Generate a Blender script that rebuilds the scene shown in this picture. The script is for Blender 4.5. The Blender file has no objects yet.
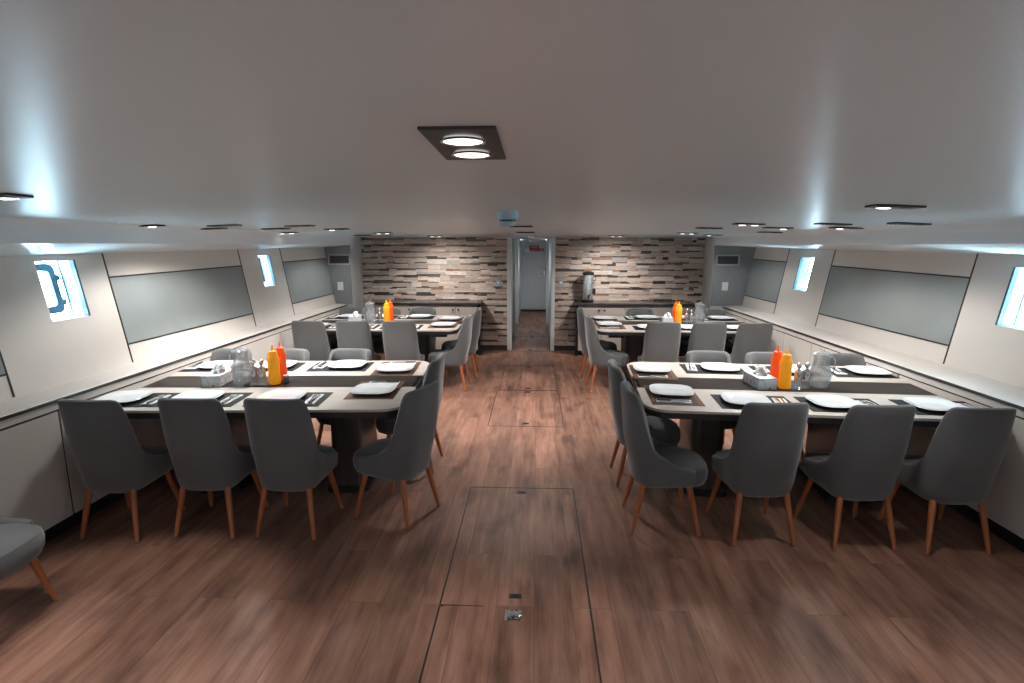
import bpy, math, random
from mathutils import Vector, Matrix
random.seed(7)
PI = math.pi
C = bpy.context.scene.collection
sc = bpy.context.scene

# ------------------------------------------------------------------ materials
def lin(c):
    return tuple(((v/255)/12.92 if v/255 <= .04045 else ((v/255+.055)/1.055)**2.4) for v in c)+(1.0,)
class NT:
    def __init__(s, name):
        s.m = bpy.data.materials.new(name); s.m.use_nodes = True
        s.n = s.m.node_tree.nodes; s.l = s.m.node_tree.links
        s.b = s.n['Principled BSDF']
    def add(s, t, **kw):
        n = s.n.new(t)
        for k, v in kw.items(): setattr(n, k, v)
        return n
    def link(s, a, b): s.l.new(a, b)
    def ramp(s, fac, stops):
        r = s.add('ShaderNodeValToRGB')
        e = r.color_ramp.elements
        while len(e) < len(stops): e.new(.5)
        for i, (p, c) in enumerate(stops): e[i].position = p; e[i].color = c
        s.link(fac, r.inputs[0]); return r.outputs[0]
    def bump(s, h, strength=.2, dist=.002):
        b = s.add('ShaderNodeBump'); b.inputs['Strength'].default_value = strength
        b.inputs['Distance'].default_value = dist
        s.link(h, b.inputs['Height']); s.link(b.outputs[0], s.b.inputs['Normal'])
    def coords(s, scale=(1, 1, 1), kind='Object', rot=(0, 0, 0)):
        t = s.add('ShaderNodeTexCoord'); mp = s.add('ShaderNodeMapping')
        mp.inputs['Scale'].default_value = scale; mp.inputs['Rotation'].default_value = rot
        s.link(t.outputs[kind], mp.inputs[0]); return mp.outputs[0]
    def noise(s, vec, scale=5, detail=3, rough=.5):
        n = s.add('ShaderNodeTexNoise'); n.inputs['Scale'].default_value = scale
        n.inputs['Detail'].default_value = detail; n.inputs['Roughness'].default_value = rough
        s.link(vec, n.inputs['Vector']); return n.outputs['Fac']
def flat(name, col, rough=.5, metal=0, var=.06, scale=6, spec=.5, bump=0, coat=0):
    t = NT(name); t.b.inputs['Roughness'].default_value = rough; t.b.inputs['Metallic'].default_value = metal
    t.b.inputs['Specular IOR Level'].default_value = spec
    t.b.inputs['Coat Weight'].default_value = coat
    v = t.coords(); f = t.noise(v, scale)
    a = tuple(c*(1-var) for c in col[:3])+(1,); b = tuple(min(1, c*(1+var)) for c in col[:3])+(1,)
    t.link(t.ramp(f, [(.3, a), (.7, b)]), t.b.inputs['Base Color'])
    if bump: t.bump(t.noise(v, 90, 2), bump, .001)
    return t.m
M = {}
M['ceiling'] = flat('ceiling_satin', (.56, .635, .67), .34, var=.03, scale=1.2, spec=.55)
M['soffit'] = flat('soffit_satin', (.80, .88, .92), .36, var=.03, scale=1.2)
M['wall'] = flat('cream_panel', (.62, .575, .53), .42, var=.03, scale=1.5)
M['white'] = flat('white_paint', (.74, .76, .76), .4, var=.03)
M['door'] = flat('white_door', (.66, .68, .68), .4, var=.03)
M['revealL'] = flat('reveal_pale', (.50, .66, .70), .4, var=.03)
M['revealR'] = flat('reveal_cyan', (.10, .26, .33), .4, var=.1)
M['board'] = flat('grey_felt_panel', (.235, .26, .26), .55, var=.07, scale=2.5, bump=.1)
M['bluegrey'] = flat('blue_grey_panel', (.20, .21, .225), .5, var=.05)
M['black'] = flat('black_seam', (.012, .012, .013), .5, var=.1)
M['blackgloss'] = flat('black_gloss', (.012, .013, .016), .12, var=.1, coat=.3)
M['granite'] = flat('dark_stone_top', (.06, .05, .048), .2, var=.4, scale=60)
M['cabinet'] = flat('cream_cabinet', (.52, .45, .40), .4, var=.03)
M['fabric'] = None
M['porcelain'] = flat('white_porcelain', (.90, .93, .94), .10, var=.01, coat=.5)
M['paper'] = flat('white_paper', (.85, .86, .86), .8, var=.03, bump=.2)
M['chrome'] = flat('brushed_steel', (.65, .65, .66), .18, 1, var=.06)
M['urnsteel'] = flat('urn_steel', (.85, .86, .88), .26, .9, var=.1, scale=30)
M['steel_dark'] = flat('dark_steel', (.10, .10, .11), .35, 1, var=.1)
M['yellow'] = flat('yellow_plastic_glow', (1.0, .37, .008), .3, var=.03)
M['red0'] = None
M['red'] = flat('orange_red_plastic_glow', (1.0, .10, .006), .3, var=.03)
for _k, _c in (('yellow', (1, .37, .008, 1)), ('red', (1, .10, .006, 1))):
    _b = M[_k].node_tree.nodes['Principled BSDF']; _b.inputs['Emission Color'].default_value = _c; _b.inputs['Emission Strength'].default_value = .22  # faint self-glow added so the plastic looks brightly lit
M['bluewhite'] = flat('blue_white_plastic', (.33, .47, .54), .4, var=.03)
M['redsign'] = flat('red_sign', (.42, .03, .02), .5, var=.04)
M['signwhite'] = flat('sign_letter', (.75, .6, .55), .5, var=.02)
M['frameblue'] = flat('porthole_frame_blue', (.01, .06, .10), .35, var=.05)
M['lip'] = flat('ledge_edge', (.035, .034, .035), .4, var=.05)
M['jarlabel'] = flat('jar_label_blue', (.12, .2, .38), .4, var=.2, scale=40)
M['pink'] = flat('pink_cap', (.75, .38, .3), .4, var=.05)

def fabric():
    t = NT('grey_fabric'); v = t.coords()
    f = t.noise(v, 3, 4); f2 = t.noise(v, 260, 2)
    mix = t.add('ShaderNodeMath', operation='ADD'); t.link(f, mix.inputs[0]); t.link(f2, mix.inputs[1])
    t.link(t.ramp(mix.outputs[0], [(.0, (.050, .050, .052, 1)), (1.0, (.108, .109, .110, 1))]), t.b.inputs['Base Color'])
    t.b.inputs['Roughness'].default_value = .9
    t.b.inputs['Sheen Weight'].default_value = .35; t.b.inputs['Sheen Roughness'].default_value = .5
    t.bump(f2, .35, .002); return t.m
M['fabric'] = fabric()
def wood(name, c0, c1, c2, stretch, rough=.4, scale=6, spec=.5):
    t = NT(name); v = t.coords(stretch)
    f = t.noise(v, scale, 6, .6)
    t.link(t.ramp(f, [(.25, c0), (.5, c1), (.75, c2)]), t.b.inputs['Base Color'])
    t.b.inputs['Roughness'].default_value = rough; t.b.inputs['Specular IOR Level'].default_value = spec
    t.bump(f, .08, .001); return t.m
M['legwood'] = wood('chair_leg_beech', (.30, .085, .03, 1), (.38, .12, .045, 1), (.44, .15, .06, 1), (6, 6, .6), .4)
M['tablewood'] = wood('pale_grey_oak', (.40, .35, .31, 1), (.53, .48, .43, 1), (.62, .57, .52, 1), (.7, 9, 4), .38, 7)
M['pedestal'] = wood('grey_oak_pedestal_shaded', (.045, .04, .038, 1), (.065, .055, .05, 1), (.085, .07, .062, 1), (9, 9, .6), .4, 6)  # wood colour darkened to deepen the shade under the tables
M['runner'] = wood('dark_glossy_runner', (.022, .018, .016, 1), (.032, .026, .023, 1), (.045, .036, .032, 1), (.5, 7, 3), .3, 5, .25)
M['mat'] = flat('dark_grey_placemat', (.038, .038, .040), .7, var=.2, scale=200, bump=.3)
M['matbrown'] = flat('brown_placemat_border', (.19, .10, .07), .5, var=.2, scale=60)
M['matinner'] = flat('brown_placemat_inner', (.10, .055, .042), .5, var=.3, scale=60)

for _k in ('runner', 'mat', 'matbrown', 'matinner'): M[_k].node_tree.nodes['Principled BSDF'].inputs['IOR'].default_value = 1.17
def floor_mat():
    t = NT('brown_oak_planks')
    tc = t.add('ShaderNodeTexCoord'); mp = t.add('ShaderNodeMapping'); mp.inputs['Rotation'].default_value = (0, 0, PI/2)
    t.link(tc.outputs['Object'], mp.inputs[0])
    bt = t.add('ShaderNodeTexBrick'); bt.offset = .37; bt.offset_frequency = 2
    bt.inputs['Scale'].default_value = 1; bt.inputs['Brick Width'].default_value = 1.25; bt.inputs['Row Height'].default_value = .19
    bt.inputs['Mortar Size'].default_value = .0008; bt.inputs['Mortar Smooth'].default_value = .1; bt.inputs['Bias'].default_value = 0
    bt.inputs['Color1'].default_value = (0, 0, 0, 1); bt.inputs['Color2'].default_value = (1, 1, 1, 1); bt.inputs['Mortar'].default_value = (.5, .5, .5, 1)
    t.link(mp.outputs[0], bt.inputs['Vector'])
    # grain coordinates, shifted per plank
    sep = t.add('ShaderNodeSeparateXYZ'); t.link(tc.outputs['Object'], sep.inputs[0])
    rnd = t.add('ShaderNodeMath', operation='MULTIPLY'); t.link(bt.outputs['Color'], rnd.inputs[0]); rnd.inputs[1].default_value = 7.3
    cmb = t.add('ShaderNodeCombineXYZ')
    sx = t.add('ShaderNodeMath', operation='MULTIPLY'); t.link(sep.outputs[0], sx.inputs[0]); sx.inputs[1].default_value = 9
    sy = t.add('ShaderNodeMath', operation='MULTIPLY'); t.link(sep.outputs[1], sy.inputs[0]); sy.inputs[1].default_value = 1.0
    t.link(sx.outputs[0], cmb.inputs[0]); t.link(sy.outputs[0], cmb.inputs[1]); t.link(rnd.outputs[0], cmb.inputs[2])
    g = t.noise(cmb.outputs[0], 1.6, 7, .62)
    cmb2 = t.add('ShaderNodeCombineXYZ')
    sx2 = t.add('ShaderNodeMath', operation='MULTIPLY'); t.link(sep.outputs[0], sx2.inputs[0]); sx2.inputs[1].default_value = 70
    t.link(sx2.outputs[0], cmb2.inputs[0]); t.link(sep.outputs[1], cmb2.inputs[1]); t.link(rnd.outputs[0], cmb2.inputs[2])
    g2 = t.noise(cmb2.outputs[0], 1.5, 4, .6)
    cmb3 = t.add('ShaderNodeCombineXYZ')
    sx3 = t.add('ShaderNodeMath', operation='MULTIPLY'); t.link(sep.outputs[0], sx3.inputs[0]); sx3.inputs[1].default_value = 2.6
    t.link(sx3.outputs[0], cmb3.inputs[0]); t.link(sep.outputs[1], cmb3.inputs[1])
    g3 = t.noise(cmb3.outputs[0], 2.2, 3, .5)
    base = t.ramp(g, [(.22, (.095, .044, .030, 1)), (.42, (.22, .106, .070, 1)), (.58, (.29, .15, .104, 1)), (.8, (.40, .225, .163, 1))])
    tone = t.ramp(bt.outputs['Color'], [(0, (.80, .80, .80, 1)), (1, (1.15, 1.13, 1.12, 1))])
    m1 = t.add('ShaderNodeMix', data_type='RGBA', blend_type='MULTIPLY'); m1.inputs[0].default_value = 1
    t.link(base, m1.inputs[6]); t.link(tone, m1.inputs[7])
    m2 = t.add('ShaderNodeMix', data_type='RGBA', blend_type='MULTIPLY'); m2.inputs[0].default_value = 1
    t.link(m1.outputs[2], m2.inputs[6]); t.link(t.ramp(g2, [(.3, (.86, .85, .85, 1)), (.65, (1.06, 1.06, 1.06, 1))]), m2.inputs[7])
    m2b = t.add('ShaderNodeMix', data_type='RGBA', blend_type='MULTIPLY'); m2b.inputs[0].default_value = 1
    t.link(m2.outputs[2], m2b.inputs[6]); t.link(t.ramp(g3, [(.30, (.62, .60, .60, 1)), (.5, (1.05, 1.05, 1.05, 1))]), m2b.inputs[7])
    m3 = t.add('ShaderNodeMix', data_type='RGBA', blend_type='MIX')
    t.link(bt.outputs['Fac'], m3.inputs[0]); t.link(m2b.outputs[2], m3.inputs[6]); m3.inputs[7].default_value = (.06, .028, .018, 1)
    t.link(m3.outputs[2], t.b.inputs['Base Color'])
    t.b.inputs['Roughness'].default_value = .58; t.b.inputs['Specular IOR Level'].default_value = .35
    t.bump(g2, .12, .001)
    return t.m
M['floor'] = floor_mat()
def stone_mat():
    t = NT('split_face_stone'); a = t.add('ShaderNodeAttribute', attribute_name='tone')
    v = t.coords((4, 4, 30)); f = t.noise(v, 3, 5, .6)
    mx = t.add('ShaderNodeMix', data_type='RGBA', blend_type='MULTIPLY'); mx.inputs[0].default_value = 1
    t.link(a.outputs['Color'], mx.inputs[6]); t.link(t.ramp(f, [(.25, (.6, .56, .54, 1)), (.6, (1.1, 1.08, 1.06, 1))]), mx.inputs[7])
    t.link(mx.outputs[2], t.b.inputs['Base Color']); t.b.inputs['Roughness'].default_value = .6
    t.bump(f, .4, .004); return t.m
M['stone'] = stone_mat()
def glass(name, col=(1, 1, 1, 1), rough=0.0, milk=0.0):
    t = NT(name); t.b.inputs['Base Color'].default_value = col
    t.b.inputs['Roughness'].default_value = rough; t.b.inputs['Transmission Weight'].default_value = 1
    t.b.inputs['IOR'].default_value = 1.45
    t.n.remove(t.b); g = t.add('ShaderNodeBsdfGlass'); g.inputs[0].default_value = col; g.inputs['Roughness'].default_value = .02
    tr = t.add('ShaderNodeBsdfTransparent'); tr.inputs[0].default_value = col
    v = t.coords(); f = t.noise(v, 20, 2)
    mix = t.add('ShaderNodeMixShader'); mp = t.add('ShaderNodeMapRange'); mp.inputs[3].default_value = .66; mp.inputs[4].default_value = .74
    t.link(f, mp.inputs[0]); t.link(mp.outputs[0], mix.inputs[0]); t.link(g.outputs[0], mix.inputs[1]); t.link(tr.outputs[0], mix.inputs[2])
    df = t.add('ShaderNodeBsdfDiffuse'); df.inputs[0].default_value = (.9, .95, .97, 1); m2 = t.add('ShaderNodeMixShader'); m2.inputs[0].default_value = milk
    t.link(mix.outputs[0], m2.inputs[1]); t.link(df.outputs[0], m2.inputs[2])
    out = [n for n in t.n if n.type == 'OUTPUT_MATERIAL'][0]; t.link(m2.outputs[0], out.inputs[0]); return t.m
M['glass'] = glass('clear_glass', (.985, .995, 1, 1), milk=.10)
M['pane'] = glass('window_glass', (.75, .92, .97, 1))
def emis(name, col, st):
    t = NT(name); v = t.coords(); f = t.noise(v, 40, 2)
    t.b.inputs['Base Color'].default_value = (.8, .8, .8, 1)
    t.link(t.ramp(f, [(.2, tuple(c*.93 for c in col[:3])+(1,)), (.8, col)]), t.b.inputs['Emission Color'])
    t.b.inputs['Emission Strength'].default_value = st; return t.m
M['lamp_on'] = emis('lamp_lit', (1, .98, .94, 1), 2.6)
M['lamp_off'] = flat('lamp_reflector', (.10, .10, .10), .25, .7)
M['lampcase'] = flat('lamp_case_black', (.013, .011, .011), .5, var=.1)
def tissue_mat():
    t = NT('tissue_box_print'); v = t.coords()
    vo = t.add('ShaderNodeTexVoronoi'); vo.inputs['Scale'].default_value = 24; t.link(v, vo.inputs['Vector'])
    t.link(t.ramp(vo.outputs['Distance'], [(0, (.80, .20, .05, 1)), (.18, (.80, .28, .12, 1)), (.28, (.88, .87, .86, 1)), (.6, (.88, .88, .88, 1)), (.75, (.62, .64, .66, 1))]), t.b.inputs['Base Color'])
    t.b.inputs['Roughness'].default_value = .5; return t.m
M['tissue'] = tissue_mat()
M['tissueplain'] = flat('tissue_box_plain', (.72, .74, .76), .5, var=.06, scale=30)

# ------------------------------------------------------------------ mesh helpers
class MB:
    def __init__(s): s.v = []; s.f = []; s.c = []; s.smooth = False
    def add(s, vs, fs, col=None):
        o = len(s.v); s.v += [tuple(p) for p in vs]; s.f += [tuple(i+o for i in f) for f in fs]
        if col is not None: s.c += [col]*len(fs)
        return s
    def box(s, x0, x1, y0, y1, z0, z1, col=None, mat=None):
        vs = [Vector((x, y, z)) for z in (z0, z1) for x, y in ((x0, y0), (x1, y0), (x1, y1), (x0, y1))]
        if mat is not None: vs = [mat @ v for v in vs]
        return s.add(vs, [(0, 3, 2, 1), (4, 5, 6, 7), (0, 1, 5, 4), (1, 2, 6, 5), (2, 3, 7, 6), (3, 0, 4, 7)], col)
    def hexa(s, pts):   # 8 corner points: four bottom, four top
        return s.add(pts, [(0, 3, 2, 1), (4, 5, 6, 7), (0, 1, 5, 4), (1, 2, 6, 5), (2, 3, 7, 6), (3, 0, 4, 7)])
    def lathe(s, prof, n=24, c=(0, 0, 0), sx=1, sy=1, cap=True):
        vs = []; fs = []
        for r, z in prof:
            for k in range(n):
                a = 2*PI*k/n; vs.append((c[0]+r*sx*math.cos(a), c[1]+r*sy*math.sin(a), c[2]+z))
        for i in range(len(prof)-1):
            for k in range(n):
                k2 = (k+1) % n; fs.append((i*n+k, i*n+k2, (i+1)*n+k2, (i+1)*n+k))
        if cap:
            fs.append(tuple(range(n-1, -1, -1))); fs.append(tuple((len(prof)-1)*n+k for k in range(n)))
        return s.add(vs, fs)
    def tube(s, pts, rad, n=8):
        pts = [Vector(p) for p in pts]; vs = []; fs = []
        if not isinstance(rad, (list, tuple)): rad = [rad]*len(pts)
        for i, p in enumerate(pts):
            d = (pts[min(i+1, len(pts)-1)]-pts[max(i-1, 0)]).normalized()
            up = Vector((0, 0, 1)) if abs(d.z) < .9 else Vector((1, 0, 0))
            a = d.cross(up).normalized(); b = d.cross(a).normalized()
            for k in range(n):
                t = 2*PI*k/n; vs.append(p+(a*math.cos(t)+b*math.sin(t))*rad[i])
        for i in range(len(pts)-1):
            for k in range(n):
                k2 = (k+1) % n; fs.append((i*n+k, (i+1)*n+k, (i+1)*n+k2, i*n+k2))
        fs.append(tuple(range(n))); fs.append(tuple((len(pts)-1)*n+k for k in range(n-1, -1, -1)))
        return s.add(vs, fs)
    def prism(s, poly, z0, z1):
        n = len(poly); vs = [(x, y, z0) for x, y in poly]+[(x, y, z1) for x, y in poly]
        fs = [tuple(range(n-1, -1, -1)), tuple(range(n, 2*n))]+[(i, (i+1) % n, n+(i+1) % n, n+i) for i in range(n)]
        return s.add(vs, fs)
    def grid(s, rows, close=False):
        n = len(rows[0]); vs = [p for r in rows for p in r]; fs = []
        for i in range(len(rows)-1):
            for k in range(n if close else n-1):
                k2 = (k+1) % n; fs.append((i*n+k, i*n+k2, (i+1)*n+k2, (i+1)*n+k))
        return s.add(vs, fs)
    def build(s, name, mat, parent=None, smooth=False, bevel=0, kind=None):
        me = bpy.data.meshes.new(name); me.from_pydata(s.v, [], s.f)
        if s.c:
            at = me.color_attributes.new('tone', 'FLOAT_COLOR', 'CORNER')
            li = 0
            for fi, f in enumerate(s.f):
                for _ in f: at.data[li].color = s.c[fi]; li += 1
        me.materials.append(mat)
        me.update()
        if smooth:
            me.shade_smooth()
            try: me.set_sharp_from_angle(angle=R(40))
            except Exception: pass
        o = bpy.data.objects.new(name, me); C.objects.link(o)
        if parent: o.parent = parent
        if bevel:
            b = o.modifiers.new('bevel', 'BEVEL'); b.width = bevel; b.segments = 2; b.limit_method = 'ANGLE'
        if kind: o['kind'] = kind
        return o
def R(d): return math.radians(d)
def empty(name, loc, rz=0):
    o = bpy.data.objects.new(name, None); o.empty_display_size = .1; C.objects.link(o)
    o.location = loc; o.rotation_euler = (0, 0, rz); return o
def tag(o, label, cat, group=None):
    o['label'] = label; o['category'] = cat
    if group: o['group'] = group
    return o
def copy_tree(o, parent=None, kids=None):
    c = o.copy(); C.objects.link(c)
    if parent: c.parent = parent
    for ch in KIDS.get(o.name, []): copy_tree(ch, c)
    return c
KIDS = {}
def learn(o):
    KIDS[o.name] = list(o.children)
    for ch in o.children: learn(ch)
def struct(b, name, mat, parent=None, **kw): return b.build(name, mat, parent, kind='structure' if parent is None else None, **kw)

# ------------------------------------------------------------------ room shape
def rimL(Y): return -(2.88-.02*(Y-3))
def rimR(Y): return 2.80-.028*(Y-3)
def wbL(Y): return 3.13-.034*(Y-3)
def wbR(Y): return 3.13-.04*(Y-3.3)
def fasL(Y): return -(2.70+.037*(8.1-Y)) if Y <= 8.1 else -(2.70+.128*(Y-8.1))
def fasR(Y): return 2.49+.037*(8.1-Y) if Y <= 8.1 else 2.49+.145*(Y-8.1)
def fz(Y): return 1.812-.0128*Y
def cz(X, Y):
    zs = 1.95-.015*Y; zc = 2.07-.028*Y
    return zs+(zc-zs)*max(0, 1-((X+.1)/2.75)**2)
YB = -2.6; YW = 9.0; YP = 8.1
# floor
b = MB(); b.add([(-3.6, YB, 0), (3.6, YB, 0), (3.6, 14.4, 0), (-3.6, 14.4, 0)], [(0, 1, 2, 3)])
struct(b, 'floor', M['floor'])
# ceiling (cambered)
b = MB(); rows = []
for i in range(31):
    Y = YB+(YW+.02-YB)*i/30
    xa, xb = fasL(Y)+.09, fasR(Y)-.09; rows.append([(xa+(xb-xa)*k/24, Y, cz(xa+(xb-xa)*k/24, Y)) for k in range(25)])
b.grid(rows)
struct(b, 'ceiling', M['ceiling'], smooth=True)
# corridor ceiling
b = MB(); b.box(-.6, .4, 9.0, 14.3, 1.79, 1.83); struct(b, 'ceiling_corridor', M['ceiling'])
# dropped side soffits: fascia and sloping underside
for side, fas, wb in ((-1, fasL, wbL), (1, fasR, wbR)):
    b = MB(); rows = []
    for i in range(24):
        Y = YB+(YP-YB)*i/23; x = fas(Y)
        tz = 1.69+.003*(4-Y); wx = side*(wb(Y)+.16*(tz-.86)+.01)
        zc_ = cz(x-side*.09, Y); rows.append([(x-side*.09*(1-math.sin(R(a))), Y, zc_-.07*(1-math.cos(R(a)))) for a in range(0, 91, 15)]+[(x, Y, zc_-.08), (x, Y, fz(Y)+.006), (x+side*.001, Y, fz(Y)+.002), (x+side*.006, Y, fz(Y)), (wx, Y, tz)])
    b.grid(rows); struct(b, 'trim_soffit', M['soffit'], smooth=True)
    # ceiling margin beyond the soffit up to the stone wall
    b = MB(); rows = []
    for i in range(5):
        Y = YP+(YW+.02-YP)*i/4; xo = fas(Y); xi = fas(Y)-side*.09
        rows.append([(xi, Y, cz(xi, Y)), (xo+side*.02, Y, cz(xo, Y))])
    b.grid(rows); struct(b, 'trim_ceiling_margin', M['ceiling'])
    # return strip beside the stone wall
    b = MB(); x0, x1 = fas(YP), fas(YW)
    b.add([(x0, YP, 0), (x1, YW, 0), (x1, YW, 1.9), (x0, YP, 1.9)], [(0, 1, 2, 3)])
    struct(b, 'trim_return', M['white'])
    # blue-grey bulkhead facing the room
    b = MB(); b.add([(x0, YP, .85), (side*3.3, YP, .85), (side*3.3, YP, 1.9), (x0, YP, 1.9)], [(0, 1, 2, 3)])
    struct(b, 'wall_bulkhead', M['bluegrey'])
    b = MB(); b.add([(x0, YP+.004, 0), (side*3.3, YP+.004, 0), (side*3.3, YP+.004, .852), (x0, YP+.004, .852)], [(0, 1, 2, 3)]); b.add([(x0, YP, .832), (side*3.2, YP, .832), (side*3.2, YP, .85), (x0, YP, .85)], [(0, 1, 2, 3)])
    struct(b, 'trim_bulkhead_base', M['wall'])
# side walls ------------------------------------------------------------
def wpt(side, Y, z, off=0):
    w = (wbL(Y) if side < 0 else wbR(Y))+.16*(z-.86)
    return Vector((side*(w-off), Y, z))
def wall(side, wins, seams, boards, tag_side):
    ys = sorted(set([YB, YP+.02]+[y for w in wins for y in w[:2]]))
    b = MB()
    def quad(y0, y1, z0, z1, off=0, bb=None):
        (bb or b).add([wpt(side, y0, z0, off), wpt(side, y1, z0, off), wpt(side, y1, z1, off), wpt(side, y0, z1, off)], [(0, 1, 2, 3)])
    for y0, y1 in zip(ys, ys[1:]):
        w = [w for w in wins if abs(w[0]-y0) < 1e-6]
        if w: quad(y0, y1, .84, w[0][2]); quad(y0, y1, w[0][3], 1.74)
        else: quad(y0, y1, .84, 1.74)
    struct(b, 'wall_'+tag_side, M['wall'])
    # seams (inlaid black strips)
    sb = MB()
    def strip(y0, z0, y1, z1, w=.012):
        d = Vector((y1-y0, z1-z0)).normalized(); n = Vector((-d.y, d.x))*w/2
        q = [(y0+n.x, z0+n.y), (y1+n.x, z1+n.y), (y1-n.x, z1-n.y), (y0-n.x, z0-n.y)]
        o = wpt(side, 0, 0)
        sb.add([wpt(side, a, c, .003) for a, c in q]+[wpt(side, a, c, -.01) for a, c in q],
               [(0, 1, 2, 3), (0, 4, 5, 1), (1, 5, 6, 2), (2, 6, 7, 3), (3, 7, 4, 0)])
    for y in seams: strip(y, .865, y, 1.70)
    for y0, y1 in boards: strip(y0, 1.005, y1, 1.005); strip(y0, 1.515, y1, 1.515)
    sb.build('trim_seams_'+tag_side, M['black'], kind='structure')
    for k, (y0, y1) in enumerate(boards):
        bb = MB(); m = .006
        p = [wpt(side, a, z, .002) for a, z in ((y0+m, 1.010), (y1-m, 1.010), (y1-m, 1.510), (y0+m, 1.510))]
        q = [wpt(side, a, z, -.01) for a, z in ((y0+m, 1.010), (y1-m, 1.010), (y1-m, 1.510), (y0+m, 1.510))]
        bb.add(p+q, [(0, 1, 2, 3), (0, 4, 5, 1), (1, 5, 6, 2), (2, 6, 7, 3), (3, 7, 4, 0)])
        bb.build('trim_board_'+tag_side, M['board'], kind='structure')
WL = [(-1.2, -.85, 1.26, 1.65), (.65, .98, 1.26, 1.65), (3.51, 3.815, 1.262, 1.652), (6.25, 6.50, 1.26, 1.61)]
WR = [(-1.2, -.85, 1.22, 1.62), (.9, 1.25, 1.22, 1.62), (3.60, 3.96, 1.215, 1.61), (6.51, 6.81, 1.21, 1.582)]
wall(-1, WL, [-.3, 1.2, 3.11, 4.07, 5.868, 6.78], [(1.2, 3.11), (4.07, 5.868), (6.78, 8.11)], 'left')
wall(1, WR, [.3, 1.9, 4.29, 6.13, 7.12], [(4.29, 6.13), (7.12, 8.11), (.3, -1.5)][:2], 'right')
# windows: deep reveal, rounded outer frame, glass
def rrect(y0, y1, z0, z1, r, n=5):
    out = []
    for cx, cy, a0 in ((y1-r, z1-r, 0), (y0+r, z1-r, 90), (y0+r, z0+r, 180), (y1-r, z0+r, 270)):
        for k in range(n+1):
            a = R(a0+90*k/n); out.append((cx+r*math.cos(a), cy+r*math.sin(a)))
    return out
def window(side, y0, y1, z0, z1, idx):
    D = .127
    root = empty('window_%d' % idx, wpt(side, (y0+y1)/2, z0)); root['kind'] = 'structure'
    inv = Matrix.Translation(-root.location)
    def W(y, z, off): return inv @ wpt(side, y, z, off)
    b = MB()
    a = [W(y0, z0, 0), W(y1, z0, 0), W(y1, z1, 0), W(y0, z1, 0)]
    c = [W(y0, z0, -D), W(y1, z0, -D), W(y1, z1, -D), W(y0, z1, -D)]
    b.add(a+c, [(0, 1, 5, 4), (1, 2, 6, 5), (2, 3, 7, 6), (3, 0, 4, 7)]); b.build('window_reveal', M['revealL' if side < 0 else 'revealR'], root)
    b = MB(); b.hexa([W(yy, zz, oo) for zz in (z0, z1) for yy, oo in ((y1-.005, -D+.004), (y1+.002, -D+.004), (y1+.002, -D-.004), (y1-.005, -D-.004))]); b.build('glazing_bead', M['frameblue'], root)
    # thin dark edging of the reveal at the far jamb
    b = MB(); e = .008
    b.add([W(y1, z0, .002), W(y1-e*2, z0, .002), W(y1-e*2, z1, .002), W(y1, z1, .002), W(y1, z0, -.03), W(y1-e*2, z0, -.03), W(y1-e*2, z1, -.03), W(y1, z1, -.03)],
          [(0, 1, 2, 3), (1, 5, 6, 2), (4, 7, 6, 5), (0, 3, 7, 4)])
    b.build('edge_strip', M['frameblue'], root)
    # frame ring (hinged porthole), nearer the camera
    fy0, fy1 = y0-.22, y0+(.262 if side < 0 else .20)
    for nm, (p0, p1, q0, q1), offs, r in (('window_frame', (fy0, fy1, z0+.03, z1-.02), (-D-.0, -D-.05), .05),):
        o1 = rrect(p0, p1, q0, q1, r); i1 = rrect(p0+.048, p1-.048, q0+.048, q1-.048, r-.02); n = len(o1)
        b = MB(); rows = [[W(y, z, offs[0]) for y, z in i1], [W(y, z, offs[0]) for y, z in o1], [W(y, z, offs[1]) for y, z in o1], [W(y, z, offs[1]) for y, z in i1], [W(y, z, offs[0]) for y, z in i1]]
        b.grid(rows, close=True); fr = b.build(nm, M['frameblue'], root)
        for zz in (z0+.10, z1-.12):
            b = MB(); y = p1
            b.hexa([W(yy, z, o) for z in (zz-.02, zz+.02) for yy, o in ((y-.005, -D), (y+.025, -D), (y+.025, -D-.03), (y-.005, -D-.03))])
            b.build('hinge_lug', M['frameblue'], root)
        b = MB(); b.add([W(y, z, -D-.02) for y, z in i1], [tuple(range(n))]); b.build('pane', M['pane'], root)
    # mullion line on the far side
for i, w in enumerate(WL): window(-1, *w, i+1)
for i, w in enumerate(WR): window(1, *w, i+1+len(WL))
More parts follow.
